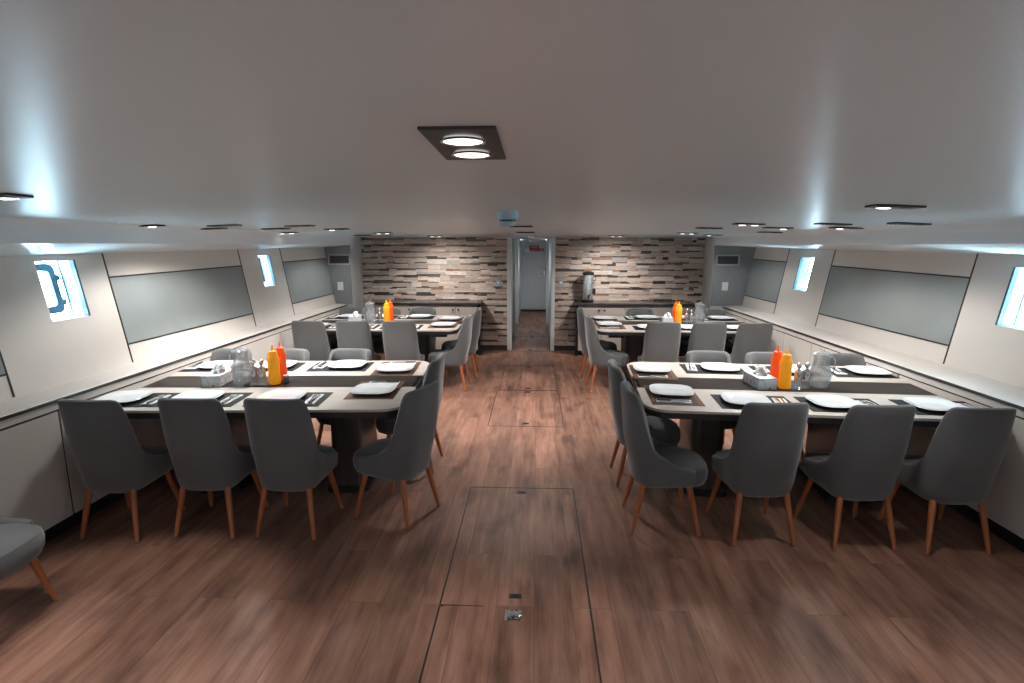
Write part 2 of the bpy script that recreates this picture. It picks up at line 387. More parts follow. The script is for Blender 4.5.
# ledges and lower panelling --------------------------------------------
for side, rim, wb, nm in ((-1, rimL, wbL, 'left'), (1, rimR, wbR, 'right')):
    b = MB(); rows = []
    for i in range(2):
        Y = (YB, YP+.01)[i]; x = rim(Y); wx = side*(wb(Y)+.02)
        rows.append([(wx, Y, .858), (x+side*.004, Y, .852), (x, Y, .848)])
    b.grid(rows); struct(b, 'trim_ledge_'+nm, M['wall'])
    b = MB()
    def longbox(b, xa, xb, z0, z1, ya=YB, yb=None):
        yb = YP+.4 if yb is None else yb
        p = lambda f, Y, o: f(Y)-side*o
        b.hexa([(p(rim, ya, xa), ya, z0), (p(rim, ya, xb), ya, z0), (p(rim, yb, xb), yb, z0), (p(rim, yb, xa), yb, z0),
                (p(rim, ya, xa), ya, z1), (p(rim, ya, xb), ya, z1), (p(rim, yb, xb), yb, z1), (p(rim, yb, xa), yb, z1)])
    longbox(b, .001, -.03, .829, .849); struct(b, 'trim_edge_'+nm, M['lip'])
    b = MB(); longbox(b, -.006, -.05, .785, .833); struct(b, 'trim_band_'+nm, M['wall'])
    b = MB(); longbox(b, -.02, -.05, .10, .79); struct(b, 'trim_recess_'+nm, M['black'])
    seams = {-1: [-2.6, -1.2, .4, 1.7, 3.14, 4.9, 6.0, 7.2, 8.5], 1: [-2.6, -1.2, .4, 1.7, 2.83, 4.3, 5.6, 6.2, 7.3, 8.5]}[side]
    for ya, yb in zip(seams, seams[1:]):
        b = MB(); longbox(b, -.012, -.04, .10, .772, ya+.008, yb-.008); struct(b, 'trim_panel_'+nm, M['wall'])
    b = MB(); longbox(b, -.05, -.08, 0, .12); struct(b, 'baseboard_'+nm, M['black'])
# back wall behind the camera
b = MB(); b.add([(-3.6, YB, 0), (3.6, YB, 0), (3.6, YB, 2.4), (-3.6, YB, 2.4)], [(0, 1, 2, 3)]); struct(b, 'wall_back', M['wall'])
# stone walls -------------------------------------------------------------
TONES = [(.62, .52, .45), (.70, .61, .54), (.56, .47, .41), (.49, .41, .36), (.62, .49, .42), (.44, .38, .34)]
DARK = [(.055, .042, .04), (.085, .062, .052), (.05, .047, .05), (.11, .08, .066), (.15, .14, .125)]
RUST = [(.28, .13, .09), (.22, .11, .08), (.34, .22, .16), (.34, .20, .13)]
def stone(x0, x1, name, seed):
    rs = random.Random(seed); b = MB()
    b.box(x0, x1, YW, YW+.05, .08, 1.86, (.08, .06, .05, 1))
    zt = 1.845; pitch = .0965; z = .085-.02; i = 0
    def blk(xa, xb, z0, z1, d, col):
        z0 = max(.085, z0); z1 = min(zt, z1)
        if z1-z0 > .003 and xb-xa > .004: b.box(xa+.0004, xb-.0004, YW-d, YW+.01, z0+.0005, z1-.0005, tuple(col)+(1,))
    while z < zt:
        x = x0-rs.uniform(0, .2)
        while x < x1:
            w = rs.choice((.12, .16, .2, .24, .32)); xa, xb = max(x, x0), min(x+w, x1); x += w
            if xb <= xa: continue
            o = rs.choice((-.013, 0, 0, .013)); sl = rs.choice((.018, .024, .030, .034)); hb = pitch-sl
            za = z+o
            if rs.random() < .55:
                f = rs.uniform(.35, .6); blk(xa, xb, za, za+hb*f, rs.uniform(.012, .022), rs.choice(TONES)); blk(xa, xb, za+hb*f, za+hb, rs.uniform(.012, .026), rs.choice(TONES))
            else: blk(xa, xb, za, za+hb, rs.uniform(.014, .026), rs.choice(TONES))
            r = rs.random(); pal = DARK if r < .62 else RUST if r < .86 else TONES
            m = rs.uniform(.3, .7)*w+xa
            if rs.random() < .5 and xa+.03 < m < xb-.03:
                blk(xa, m, za+hb, za+pitch+.013, rs.uniform(.003, .008), rs.choice(pal)); blk(m, xb, za+hb, za+pitch+.013, rs.uniform(.003, .010), rs.choice(DARK+RUST))
            else: blk(xa, xb, za+hb, za+pitch+.013, rs.uniform(.003, .009), rs.choice(pal))
        z += pitch; i += 1
    return struct(b, name, M['stone'])
stone(fasL(YW)-.02, -.445, 'wall_far_left', 3)
stone(.285, fasR(YW)+.02, 'wall_far_right', 5)
b = MB(); b.box(fasL(YW), -.46, YW-.006, YW+.03, 0, .083); struct(b, 'baseboard_far_left', M['lip'])
b = MB(); b.box(.285, fasR(YW), YW-.006, YW+.03, 0, .083); struct(b, 'baseboard_far_right', M['lip'])
# corridor
b = MB(); b.add([(-.445, YW, 0), (-.40, 14, 0), (-.40, 14, 1.9), (-.445, YW, 1.9)], [(0, 1, 2, 3)]); struct(b, 'wall_corridor_left', M['white'])
b = MB(); b.add([(.25, YW, 0), (.235, 14, 0), (.235, 14, 1.9), (.25, YW, 1.9)], [(0, 1, 2, 3)]); struct(b, 'wall_corridor_right', M['white'])
for x0, x1, nm in ((-.475, -.40, 'trim_doorway_left'), (.232, .292, 'trim_doorway_right')):
    b = MB(); b.box(x0, x1, YW-.03, YW+.08, 0, 1.815); struct(b, nm, M['white'], bevel=.006)
for x0, x1, y, nm in ((-.43, -.38, 11.6, 'trim_frame_left'), (.20, .25, 11.6, 'trim_frame_right'), (-.43, -.385, 10.2, 'trim_jamb_left')):
    b = MB(); b.box(x0, x1, y, y+.1, 0, 1.8); struct(b, nm, M['white'], bevel=.005)
for sx, y0 in ((-.43, 9.15), (.246, 9.15)):
    b = MB(); b.box(sx-.012 if sx > 0 else sx-.02, sx+.02 if sx > 0 else sx+.012, y0, 13.95, 0, .07); struct(b, 'baseboard_corridor', M['lip'])
b = MB(); b.box(-.6, .4, 14.02, 14.06, 0, 1.9); struct(b, 'wall_corridor_end', M['white'])
d = MB(); d.box(-.40, .235, 13.98, 14.02, .02, 1.76); door = struct(d, 'door_1', M['door'], bevel=.004)
b = MB(); b.box(-.42, .25, 13.95, 14.0, 0, .05); struct(b, 'trim_threshold', M['lip'])
b = MB(); b.tube([(.185, 13.95, .95), (.185, 13.93, .95), (.10, 13.93, .95)], .009); b.box(.165, .205, 13.965, 13.985, .9, 1.02); b.build('door_handle', M['chrome'], door)

# floor hatches ------------------------------------------------------------
def hatch(x0, x1, y0, y1, label):
    root = empty('floor_hatch', ((x0+x1)/2, (y0+y1)/2, 0)); tag(root, label, 'floor hatch')
    hx, hy = (x1-x0)/2, (y1-y0)/2; b = MB(); w = .0042; z = .0015
    b.box(-hx-w, -hx+w, -hy, hy, 0, z); b.box(hx-w, hx+w, -hy, hy, 0, z)
    b.box(-hx+w, (hx-w if y0 > 3 else -hx+.22), -hy-w*.5, -hy+w*.5, 0, z); b.box(-hx+w, (hx-w if y0 > 2 else -hx+.02), hy-w, hy+w, 0, z)
    b.build('joint', M['black'], root)
    for y in (hy-.075, -hy+.085):
        b = MB(); b.box(-.032, .032, y-.018, y+.018, 0, .004); hd = b.build('recessed_handle', M['black'], root, bevel=.003)
        b = MB(); b.box(-.018, .018, y-.007, y+.007, .004, .0055); b.build('finger_pull', M['mat'], hd)
hatch(-.47, .278, 2.495, 3.845, 'long plank floor hatch in front of camera with two black handles')
hatch(-.47, .278, .9, 2.488, 'floor hatch cut off by the bottom edge of the photo')
hatch(-.465, .27, 5.215, 6.53, 'floor hatch in the aisle between front and back tables')
hatch(-.44, .26, 6.54, 7.85, 'floor hatch in the aisle between the back tables')
hatch(-.40, .22, 8.9, 10.3, 'floor hatch at the entrance to the corridor')
hatch(-.38, .20, 10.35, 11.9, 'floor hatch halfway along the corridor')
b = MB(); rs = random.Random(4); rows = []
for i in range(9):
    rows.append([(-.142+.01*k+rs.uniform(-.002, .002), 2.395+.0095*i+rs.uniform(-.002, .002), .0015+(rs.uniform(0, .009) if 0 < i < 8 and 0 < k < 8 else 0)) for k in range(9)])
b.grid(rows); tag(b.build('foil_wrapper', M['chrome']), 'small crumpled shiny wrapper on the floor just below the hatch handle', 'wrapper')

# counters (low cabinets) ----------------------------------------------------
def counter(x0, x1, end_at, label, n, knob_pairs):
    yf = 8.58; root = empty('sideboard', ((x0+x1)/2, yf, 0)); tag(root, label, 'cabinet', 'low sideboards against the stone walls')
    ox = (x0+x1)/2
    def B(): return MB()
    e0 = x0+(.045 if end_at < 0 else 0); e1 = x1-(.045 if end_at > 0 else 0)
    b = B(); b.box(e0-ox, e1-ox, .03, YW-yf-.03, .08, .79); b.build('carcass', M['cabinet'], root)
    b = B(); b.box(e0-ox, e1-ox, .06, YW-yf-.03, 0, .08); b.build('plinth', M['black'], root)
    b = B(); b.box(x0-ox, x1-ox, -.02, YW-yf-.028, .792, .825); b.build('countertop', M['granite'], root, bevel=.004)
    b = B()
    if end_at > 0: b.box(e1-ox, x1-ox, -.01, YW-yf-.03, 0, .79)
    else: b.box(x0-ox, e0-ox, -.01, YW-yf-.03, 0, .79)
    b.build('end_panel', M['blackgloss'], root)
    w = (e1-e0)/n
    for i in range(n):
        a = e0-ox+w*i+.004; c = e0-ox+w*(i+1)-.004
        b = B(); b.box(a, c, 0, .028, .085, .765); dr = b.build('cabinet_door', M['cabinet'], root, bevel=.003)
        kx = (c-.04) if i in knob_pairs else (a+.04)
        b = B(); b.lathe([(.012, 0), (.016, .006), (.012, .014)], 12); 
        b.v = [(kx+x, -z, .715+y) for x, y, z in b.v]; b.build('knob', M['black'], dr, smooth=True)
counter(fasL(YP)+.08, -.865, 1, 'cream sideboard with dark top behind the back left table', 5, (1, 3))
counter(.60, fasR(YP)-.06, -1, 'cream sideboard with dark top holding the coffee urn', 5, (0, 2))

# ------------------------------------------------------------------ chair prototype
def make_chair():
    root = empty('dining_chair', (0, 0, 0))
    # plan curve of shell (u from front-right arm round the back to front-left arm)
    N = 65
    def sm(a, b, x):
        x = max(0, min(1, (x-a)/(b-a))); return x*x*(3-2*x)
    def plan(u):          # outer plan at seat level: U shape, returns x,y, back-ness (0 arms .. 1 centre back)
        s = (u-.5)*2      # -1..1
        a = abs(s); sg = 1 if s > 0 else -1
        ex = 3.3
        # rounded U: arc over the rear, straight sides
        if a < .58:
            t = a/.58*PI/2
            cx = .216*(math.sin(t))**(2/ex); cy = -.02-.205*(math.cos(t))**(2/ex)
        else:
            k = (a-.58)/.42; cx = .216+.022*sm(0, .8, k); cy = -.02+.168*k
        return sg*cx, cy, a
    HT = [(0, .90), (.14, .90), (.26, .897), (.31, .888), (.345, .868), (.385, .81), (.425, .73), (.465, .64), (.505, .57), (.55, .52), (.61, .487), (.69, .467), (.8, .455), (.9, .448), (1, .44)]
    def top(a):
        for (a0, h0), (a1, h1) in zip(HT, HT[1:]):
            if a <= a1+1e-9: return h0+(h1-h0)*(a-a0)/(a1-a0)
        return HT[-1][1]
    rows = []
    levels = 12
    th = .042
    for i in range(N):
        u = i/(N-1); x, y, a = plan(u)
        H = top(a)
        back = 1-sm(.25, .62, a)
        col = []
        L = math.hypot(x, y+.02) or 1
        nx, ny = x/L, (y+.02)/L
        if a > .58: nx, ny = (1 if x > 0 else -1), 0
        def P(z, inset):
            f = (z-.30)/.60
            # tub tapers in toward the bottom, back leans rearwards
            k = 1-.13*(1-sm(-.15, .95, f))-.04*(1-sm(0, .15, f))
            lean = -.052*max(0, f-.2)*back+.015*(1-min(1, f*2))*back
            xx = x*k; yy = (y)*(1-.10*(1-sm(0, .5, f))*back)
            return (xx-nx*inset, yy-ny*inset+lean, z)
        z0 = .292+.018*sm(.5, 1, a)
        # outer: under edge -> up
        col.append(P(z0, .075)); col.append(P(z0-.004+.0, .05)); col.append(P(z0+.006, .022)); col.append(P(z0+.028, .004))
        for k in range(1, levels):
            z = z0+.03+(H-.022-z0-.03)*k/levels; col.append(P(z, 0))
        col.append(P(H-.020, 0)); col.append(P(H-.007, .005)); col.append(P(H, .017)); col.append(P(H, th-.015)); col.append(P(H-.008, th-.003))
        zi = .365
        for k in range(0, 8):
            z = H-.02+(zi-H+.02)*k/7; col.append(P(z, th+.004+.012*math.sin(PI*k/7)*back))
        rows.append(col)
    b = MB(); b.grid(rows)
    n = len(rows[0])
    # front ends of the arms: fan to round cap
    for r0, flip in ((0, False), (N-1, True)):
        ring = rows[r0]; cen = Vector((sum(p[0] for p in ring)/n, sum(p[1] for p in ring)/n+.012, sum(p[2] for p in ring)/n))
        base = len(b.v); mid = []
        for p in ring: q = Vector(p).lerp(cen, .25); q.y = p[1]+.010; mid.append(q)
        b.v += [tuple(q) for q in mid]; b.v.append(tuple(cen)); o = r0*n
        for k in range(n-1):
            q = (o+k, o+k+1, base+k+1, base+k); t = (base+k, base+k+1, base+n)
            b.f.append(q if not flip else q[::-1]); b.f.append(t if not flip else t[::-1])
    # underside
    under = [rows[i][0] for i in range(N)]
    base = len(b.v); b.v += [(p[0], p[1], p[2]) for p in under]; b.f.append(tuple(range(base, base+N)))
    b.build('backrest', M['fabric'], root, smooth=True)
    # seat cushion: superellipse, domed, overhanging at the front
    rows = []
    def sup(rx, ry, cy, n=40, e=3.2, z=0):
        out = []
        for k in range(n):
            t = 2*PI*k/n; c, s = math.cos(t), math.sin(t)
            x = rx*abs(c)**(2/e)*(1 if c > 0 else -1); y = ry*abs(s)**(2/e)*(1 if s > 0 else -1)
            fr = max(0, y/ry); out.append((x*(1+.10*fr*(1 if cy > 0 else 1)), cy+y, z))
        return out
    for rx, ry, z in ((.12, .14, .305), (.155, .185, .305), (.175, .210, .318), (.188, .223, .35), (.190, .226, .39), (.184, .218, .425), (.160, .19, .443), (.10, .12, .451), (.03, .04, .453)):
        rows.append(sup(rx, ry, .045, z=z))
    b = MB(); b.grid(rows, close=True); b.f.append(tuple(range(39, -1, -1))); b.f.append(tuple(len(b.v)-40+k for k in range(40)))
    b.build('seat', M['fabric'], root, smooth=True)
    for sx, sy, fx, fy in ((-1, -1, .178, .198), (1, -1, .178, .198), (-1, 1, .195, .205), (1, 1, .195, .205)):
        b = MB(); p0 = Vector((sx*fx*.76, sy*fy*.66, .335)); p1 = Vector((sx*fx, sy*fy, .010))
        b.tube([p0, p0.lerp(p1, .5), p1], [.019, .0165, .0115], 12); lg = b.build('leg', M['legwood'], root, smooth=True)
        b = MB(); b.lathe([(.009, 0), (.010, .004), (.009, .011)], 10, c=(sx*fx, sy*fy, 0)); b.build('foot_glide', M['chrome'], lg)
    learn(root)
    return root
chair0 = make_chair(); chair_used = [False]
def place_chair(x, y, rz, label, group='grey dining chairs round the four tables', sz=1.0):
    o = chair0 if not chair_used[0] else copy_tree(chair0); chair_used[0] = True
    o.location = (x, y, 0); o.rotation_euler = (0, 0, rz); o.scale = (1, 1, sz); tag(o, label, 'chair', group)
    return o

# ------------------------------------------------------------------ tables
def table(name, cx, cy, length, depth, rot, side, label):
    root = empty('dining_table', (cx, cy, 0), rot); tag(root, label, 'table', 'long dining tables')
    hx, hy = length/2, depth/2; s = side          # side=+1: aisle end at +x (left tables); -1: aisle end at -x
    def outline(hx, hy, r, both=False):
        pts = []
        def arc(cx_, cy_, a0):
            for k in range(9): a = R(a0+90*k/8); pts.append((cx_+r*math.cos(a), cy_+r*math.sin(a)))
        if s > 0:
            pts.append((-hx, -hy)); arc(hx-r, -hy+r, 270); arc(hx-r, hy-r, 0); pts.append((-hx, hy))
        else:
            pts.append((hx, hy)); arc(-hx+r, hy-r, 90); arc(-hx+r, -hy+r, 180); pts.append((hx, -hy))
        return pts
    b = MB(); b.prism(outline(hx-.006, hy-.006, .15), .695, .734); b.build('table_core', M['black'], root)
    sw = (depth-.34)/2
    for q in (-1, 1):     # two wooden leaves, outer aisle corner rounded
        pts = []; r = .155
        y0, y1 = (-hy, -hy+sw) if q < 0 else (hy-sw, hy)
        if (s > 0 and q < 0): 
            pts = [(-hx, y0)]+[(hx-r+r*math.cos(R(270+90*k/8)), y0+r+r*math.sin(R(270+90*k/8))) for k in range(9)]+[(hx, y1), (-hx, y1)]
        elif s > 0: pts = [(-hx, y0), (hx, y0)]+[(hx-r+r*math.cos(R(90*k/8)), y1-r+r*math.sin(R(90*k/8))) for k in range(9)]+[(-hx, y1)]
        elif q < 0: pts = [(hx, y0), (hx, y1), (-hx, y1)]+[(-hx+r+r*math.cos(R(180+90*k/8)), y0+r+r*math.sin(R(180+90*k/8))) for k in range(9)]
        else: pts = [(hx, y0), (hx, y1)]+[(-hx+r+r*math.cos(R(90+90*k/8)), y1-r+r*math.sin(R(90+90*k/8))) for k in range(9)]+[(-hx, y0)]
        b = MB(); b.prism(pts, .734, .750); b.build('tabletop_leaf', M['tablewood'], root)
    b = MB(); b.box(-hx+(.0 if s > 0 else .03), hx-(.03 if s > 0 else 0), -.168, .168, .734, .7475); b.build('runner', M['runner'], root)
    for px in (s*(hx-.50), -s*(hx-.55)):
        b = MB(); b.prism(rrect(px-.11, px+.11, -.27, .27, .05), .04, .695); b.build('pedestal', M['pedestal'], root)
        b = MB(); b.prism(rrect(px-.15, px+.15, -.30, .30, .06), 0, .04); b.build('pedestal_foot', M['black'], root)
    b = MB(); b.box(-hx+.2, hx-.2, -.02, .02, .56, .695); b.build('beam', M['black'], root)
    b = MB(); b.box(*sorted((-s*(hx-.0), -s*(hx-.05))), -hy+.03, hy-.03, .655, .695); b.build('wall_rail', M['black'], root)
    return root
T = {
 'front left': (-1.855, 3.985, 1.97, 1.43, R(3.3), 1),
 'front right': (1.74, 4.03, 2.02, 1.41, R(-3.6), -1),
 'back left': (-1.87, 7.02, 1.86, 1.30, R(1.2), 1),
 'back right': (1.685, 7.06, 1.93, 1.30, R(-1.2), -1)}
for k, (cx, cy, L_, D_, r_, s_) in T.items():
    table(k, cx, cy, L_, D_, r_, s_, 'long %s table with pale wooden leaves and dark centre strip' % k)
def edgeY(k, X, q):       # y of the near (q=-1) or far (q=+1) table edge at world X
    cx, cy, L_, D_, r_, s_ = T[k]; return cy+math.tan(r_)*(X-cx)+q*D_/2/math.cos(r_)

# ------------------------------------------------------------------ place setting prototypes
def squircle(r, e, n=48):
    out = []
    for k in range(n):
        t = 2*PI*k/n; c, s = math.cos(t), math.sin(t)
        out.append((r*abs(c)**(2/e)*(1 if c >= 0 else -1), r*abs(s)**(2/e)*(1 if s >= 0 else -1)))
    return out
def make_plate():
    b = MB(); rows = []
    for r, z in ((.075, 0), (.08, .0), (.085, .004), (.128, .0155), (.145, .0205), (.147, .0225), (.145, .024), (.13, .0205), (.098, .010), (.09, .0085), (.05, .008), (.005, .008)):
        rows.append([(x, y, z) for x, y in squircle(r, 3.4)])
    b.grid(rows, close=True); n = 48; b.f.append(tuple(range(n-1, -1, -1))); b.f.append(tuple(len(b.v)-n+k for k in range(n)))
    return b.build('dinner_plate', M['porcelain'], smooth=True)
def make_mat(brown):
    root = empty('placemat', (0, 0, 0))
    b = MB(); b.box(-.24, .24, -.165, .165, 0, .0022); b.build('mat_base', M['matbrown'] if brown else M['mat'], root)
    if brown:
        b = MB(); b.box(-.205, .205, -.13, .13, .0022, .003); b.build('mat_centre', M['matinner'], root)
        b = MB()
        for q in (.222, ):
            for a in (-1, 1): b.box(a*q-.003, a*q+.003, -.148, .148, .0022, .0028); b.box(-.222, .222, a*.148-.003, a*.148+.003, .0022, .0028)
        b.build('border_line', M['lip'], root)
    else:
        b = MB(); b.box(-.234, .234, -.159, .159, .0022, .0026); b.build('mat_weave', M['mat'], root)
    learn(root); return root
def make_napkin():
    b = MB(); rows = []
    for i in range(7):
        rows.append([(-.038+.076*k/4+.002*math.sin(i*1.7), -.11+.22*i/6, .0045+.0015*math.sin(i*1.3+k)+.001*k) for k in range(5)])
    b.grid(rows); rim = []
    b.box(-.038, .038, -.11, .11, 0, .004)
    return b.build('folded_napkin', M['paper'])
def make_fork():
    root = empty('fork', (0, 0, 0)); b = MB()
    b.tube([(0, -.10, .003), (0, .03, .003)], [.0042, .0026], 6); b.build('handle', M['chrome'], root, smooth=True)
    b = MB(); b.box(-.011, .011, .03, .05, .002, .004)
    for x in (-.0095, -.0032, .0032, .0095): b.box(x-.0014, x+.0014, .05, .092, .002, .004)
    b.build('tines', M['chrome'], root); learn(root); return root
def make_knife():
    root = empty('knife', (0, 0, 0)); b = MB()
    b.tube([(0, -.11, .004), (0, -.02, .004)], [.0055, .0045], 8); b.build('handle', M['steel_dark'], root, smooth=True)
    b = MB(); b.prism([(-.006, -.02), (.007, -.02), (.008, .08), (.002, .105), (-.006, .09)], .003, .0045); b.build('blade', M['chrome'], root)
    learn(root); return root
plate0, napkin0, fork0, knife0 = make_plate(), make_napkin(), make_fork(), make_knife()
mat0, matb0 = make_mat(False), make_mat(True)
KIDS[plate0.name] = []; KIDS[napkin0.name] = []
usedset = set()
def put(proto, loc, rz, label, cat, group):
    o = proto if proto.name not in usedset else copy_tree(proto)
    usedset.add(proto.name)
    o.location = loc; o.rotation_euler = (0, 0, rz); tag(o, label, cat, group); return o
def setting(x, y, face, seat, brown, jit, cut=True):
    """x,y: centre of mat; face: direction angle sitter looks (+Y = 0)."""
    def L(dx, dy): return (x+dx*math.cos(face)-dy*math.sin(face), y+dx*math.sin(face)+dy*math.cos(face))
    put(matb0 if brown else mat0, (x, y, .7502), face, ('brown bordered placemat, ' if brown else 'dark grey placemat, ')+seat, 'placemat', 'placemats on the tables')
    px, py = L(-.055, .0); put(plate0, (px, py, .7535), face+R(jit), 'white square plate, '+seat, 'plate', 'white plates on the tables')
    nx, ny = L(.165, -.02); put(napkin0, (nx, ny, .7535), face+R(jit*1.4), 'folded white napkin, '+seat, 'napkin', 'napkins on the tables')
    fx, fy = L(.155, -.015); put(fork0, (fx, fy, .7612), face+R(jit*1.4+3), 'steel fork on napkin, '+seat, 'fork', 'forks on the napkins')
    fx, fy = L(.178, -.02); put(knife0, (fx, fy, .7614), face+R(jit*1.4-2), 'dark handled knife, '+seat, 'knife', 'knives on the napkins')
SEATS = {
 'front left': dict(near=[(-2.535, -2.66, 'by the wall'), (-1.988, -2.18, 'middle place'), (-1.483, -1.63, 'next to aisle end')],
                    far=[(-2.69, -2.66, 'by the wall'), (-2.18, -2.20, 'middle place'), (-1.64, -1.62, 'next to aisle end')]),
 'front right': dict(near=[(1.32, 1.42, 'next to aisle end'), (1.888, 1.96, 'middle place'), (2.405, 2.56, 'by the wall')],
                     far=[(1.48, 1.44, 'next to aisle end'), (1.98, 2.0, 'middle place'), (2.6, 2.57, 'by the wall')]),
 'back left': dict(near=[(-2.565, -2.60, 'by the wall'), (-2.065, -2.15, 'middle place'), (-1.54, -1.62, 'next to aisle end')],
                   far=[(-2.60, -2.57, 'by the wall'), (-2.10, -2.12, 'middle place'), (-1.60, -1.62, 'next to aisle end')]),
 'back right': dict(near=[(1.41, 1.40, 'next to aisle end'), (1.90, 1.88, 'middle place'), (2.39, 2.36, 'by the wall')],
                    far=[(1.45, 1.42, 'next to aisle end'), (1.97, 1.92, 'middle place'), (2.42, 2.38, 'by the wall')])}
ENDS = {  # chair x, y, facing; mat x, y
 'front left': [(-.905, 3.44, R(68), -1.125, 3.78), (-.985, 4.24, R(88), -1.14, 4.44)],
 'front right': [(.80, 3.40, R(-90), .93, 3.73), (.80, 4.06, R(-90), .93, 4.40)],
 'back left': [(-1.03, 6.62, R(88), -1.14, 6.78), (-.98, 7.26, R(92), -1.14, 7.30)],
 'back right': [(.84, 6.66, R(-88), .90, 6.80), (.79, 7.30, R(-92), .90, 7.32)]}
rj = random.Random(11)
for k in T:
    rt = T[k][4]
    for side_, q in (('near', -1), ('far', 1)):
        for cxr, mx, where in SEATS[k][side_]:
            e = edgeY(k, cxr, q)
            face = 0 if q < 0 else PI
            oy = e-.055 if q < 0 else e-(.085 if k.startswith('back') else .13)
            if k == 'front left' and q < 0: oy = {-2.535: 3.195, -1.988: 3.25, -1.483: 3.262}[cxr]
            if k == 'front right' and q < 0: oy = {1.32: 3.31, 1.888: 3.29, 2.405: 3.265}[cxr]
            if k.startswith('back') and q < 0: oy = e-.04
            seat = '%s table %s side, %s' % (k, side_, where)
            rz = face+R(rj.uniform(-2, 2))+(rt*.3)
            cxr += (0.028 if k == 'front right' else -.02 if k == 'front left' else 0) if q < 0 else 0
            if q < 0 and k.startswith('front'): face_extra = R(3 if 'right' in k else -3)
            else: face_extra = 0
            place_chair(cxr, oy, rz+face_extra, 'grey dining chair, '+seat, sz=1 if q < 0 else .93)
            my = edgeY(k, mx, q)-q*.235
            setting(mx, my, face+rt, seat, False, rj.uniform(-4, 4))
    for i, (cx, cy, fa, mx, my) in enumerate(ENDS[k]):
        seat = '%s table aisle end, %s place' % (k, ('nearer', 'farther')[i])
        place_chair(cx, cy, fa, 'grey dining chair, '+seat)
        base = PI/2 if 'left' in k else -PI/2
        setting(mx, my, base+rt, seat, True, rj.uniform(-4, 4))
place_chair(-2.60, 2.23, R(-86), 'grey dining chair against left wall, cut off by the left edge of the photo', 'grey dining chairs round the four tables')

# ------------------------------------------------------------------ condiments
def make_bottle(mat, name):
    root = empty(name, (0, 0, 0)); b = MB()
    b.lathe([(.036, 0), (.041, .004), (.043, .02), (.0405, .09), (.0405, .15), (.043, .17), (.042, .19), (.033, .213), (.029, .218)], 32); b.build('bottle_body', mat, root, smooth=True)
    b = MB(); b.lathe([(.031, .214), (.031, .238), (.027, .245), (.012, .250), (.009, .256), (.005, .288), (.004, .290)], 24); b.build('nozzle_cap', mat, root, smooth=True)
    learn(root); return root
def make_pitcher():
    root = empty('glass_pitcher', (0, 0, 0)); b = MB()
    o = [(.052, 0), (.058, .006), (.068, .04), (.074, .08), (.070, .12), (.055, .165), (.050, .195), (.054, .225), (.060, .24)]
    inn = [(r-.0045, z) for r, z in o[::-1] if z > .005]+[(.050, .012)]
    b.lathe(o+inn, 32); b.build('glass_body', M['glass'], root, smooth=True)
    b = MB(); b.tube([(.055, 0, .215), (.085, 0, .222), (.108, 0, .19), (.110, 0, .14), (.100, 0, .09), (.072, 0, .065)], .0075, 10); b.build('handle', M['glass'], root, smooth=True)
    b = MB(); b.lathe([(.050, .236), (.058, .240), (.059, .249), (.045, .256), (.020, .262), (.014, .275), (.004, .279)], 28); b.build('lid', M['glass'], root, smooth=True)
    learn(root); return root
def make_shaker():
    root = empty('shaker', (0, 0, 0)); b = MB()
    b.lathe([(.027, 0), (.030, .004), (.029, .045), (.025, .062)], 20); b.build('glass_base', M['glass'], root, smooth=True)
    b = MB(); b.lathe([(.0265, .062), (.0275, .066), (.0275, .122), (.018, .132)], 20); b.build('steel_collar', M['chrome'], root, smooth=True)
    b = MB(); b.lathe([(.009, .132), (.008, .146), (.017, .156), (.019, .168), (.014, .180), (.003, .186)], 16); b.build('knob_top', M['chrome'], root, smooth=True)
    learn(root); return root
def make_tissue(mat, lx, ly, h):
    root = empty('tissue_box', (0, 0, 0)); b = MB(); b.box(-lx/2, lx/2, -ly/2, ly/2, 0, h); b.build('carton', mat, root, bevel=.003)
    b = MB(); rows = []; rr = random.Random(3)
    for i in range(6):
        f = i/5; w = .045*(1-f*.55)
        rows.append([((w*math.cos(2*PI*k/12)*(1+.35*math.sin(k*2.1+i)))+.012*f, w*1.4*math.sin(2*PI*k/12)*(1+.35*math.cos(k*1.7+i)), h+.055*f+.008*math.sin(k*2.5)*f) for k in range(12)])
    b.grid(rows, close=True); b.f.append(tuple(len(b.v)-12+k for k in range(12))); b.build('tissue', M['paper'], root)
    learn(root); return root
def make_jar(lab='jarlabel'):
    root = empty('small_jar', (0, 0, 0)); b = MB(); b.lathe([(.019, 0), (.021, .003), (.021, .038), (.019, .042)], 20); b.build('jar_body', M[lab], root, smooth=True)
    b = MB(); b.lathe([(.0205, .042), (.0215, .044), (.0215, .056), (.019, .058)], 20); b.build('lid', M['pink'], root, smooth=True)
    learn(root); return root
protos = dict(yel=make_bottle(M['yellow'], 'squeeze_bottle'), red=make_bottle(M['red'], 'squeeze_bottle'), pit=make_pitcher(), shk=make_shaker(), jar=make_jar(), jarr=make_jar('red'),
              tis=make_tissue(M['tissue'], .13, .25, .082), tisw=make_tissue(M['tissueplain'], .13, .13, .085), tgl=None)
Z = .7478
def tumbler():
    root = empty('drinking_glass', (0, 0, 0)); b = MB()
    b.lathe([(.036, 0), (.035, .01), (.030, .095), (.028, .10), (.026, .098), (.031, .012), (.033, .004)], 24, cap=False); b.build('glass_wall', M['glass'], root, smooth=True); learn(root); return root
protos['tgl'] = tumbler()
G = {'yel': ('bottle', 'squeeze bottles'), 'red': ('bottle', 'squeeze bottles'), 'pit': ('pitcher', 'glass pitchers'), 'shk': ('shaker', 'salt and pepper shakers'), 'jar': ('jar', 'small jars'), 'jarr': ('jar', 'small jars'),
     'tis': ('tissue box', 'tissue boxes'), 'tisw': ('tissue box', 'tissue boxes'), 'tgl': ('glass', 'drinking glasses')}
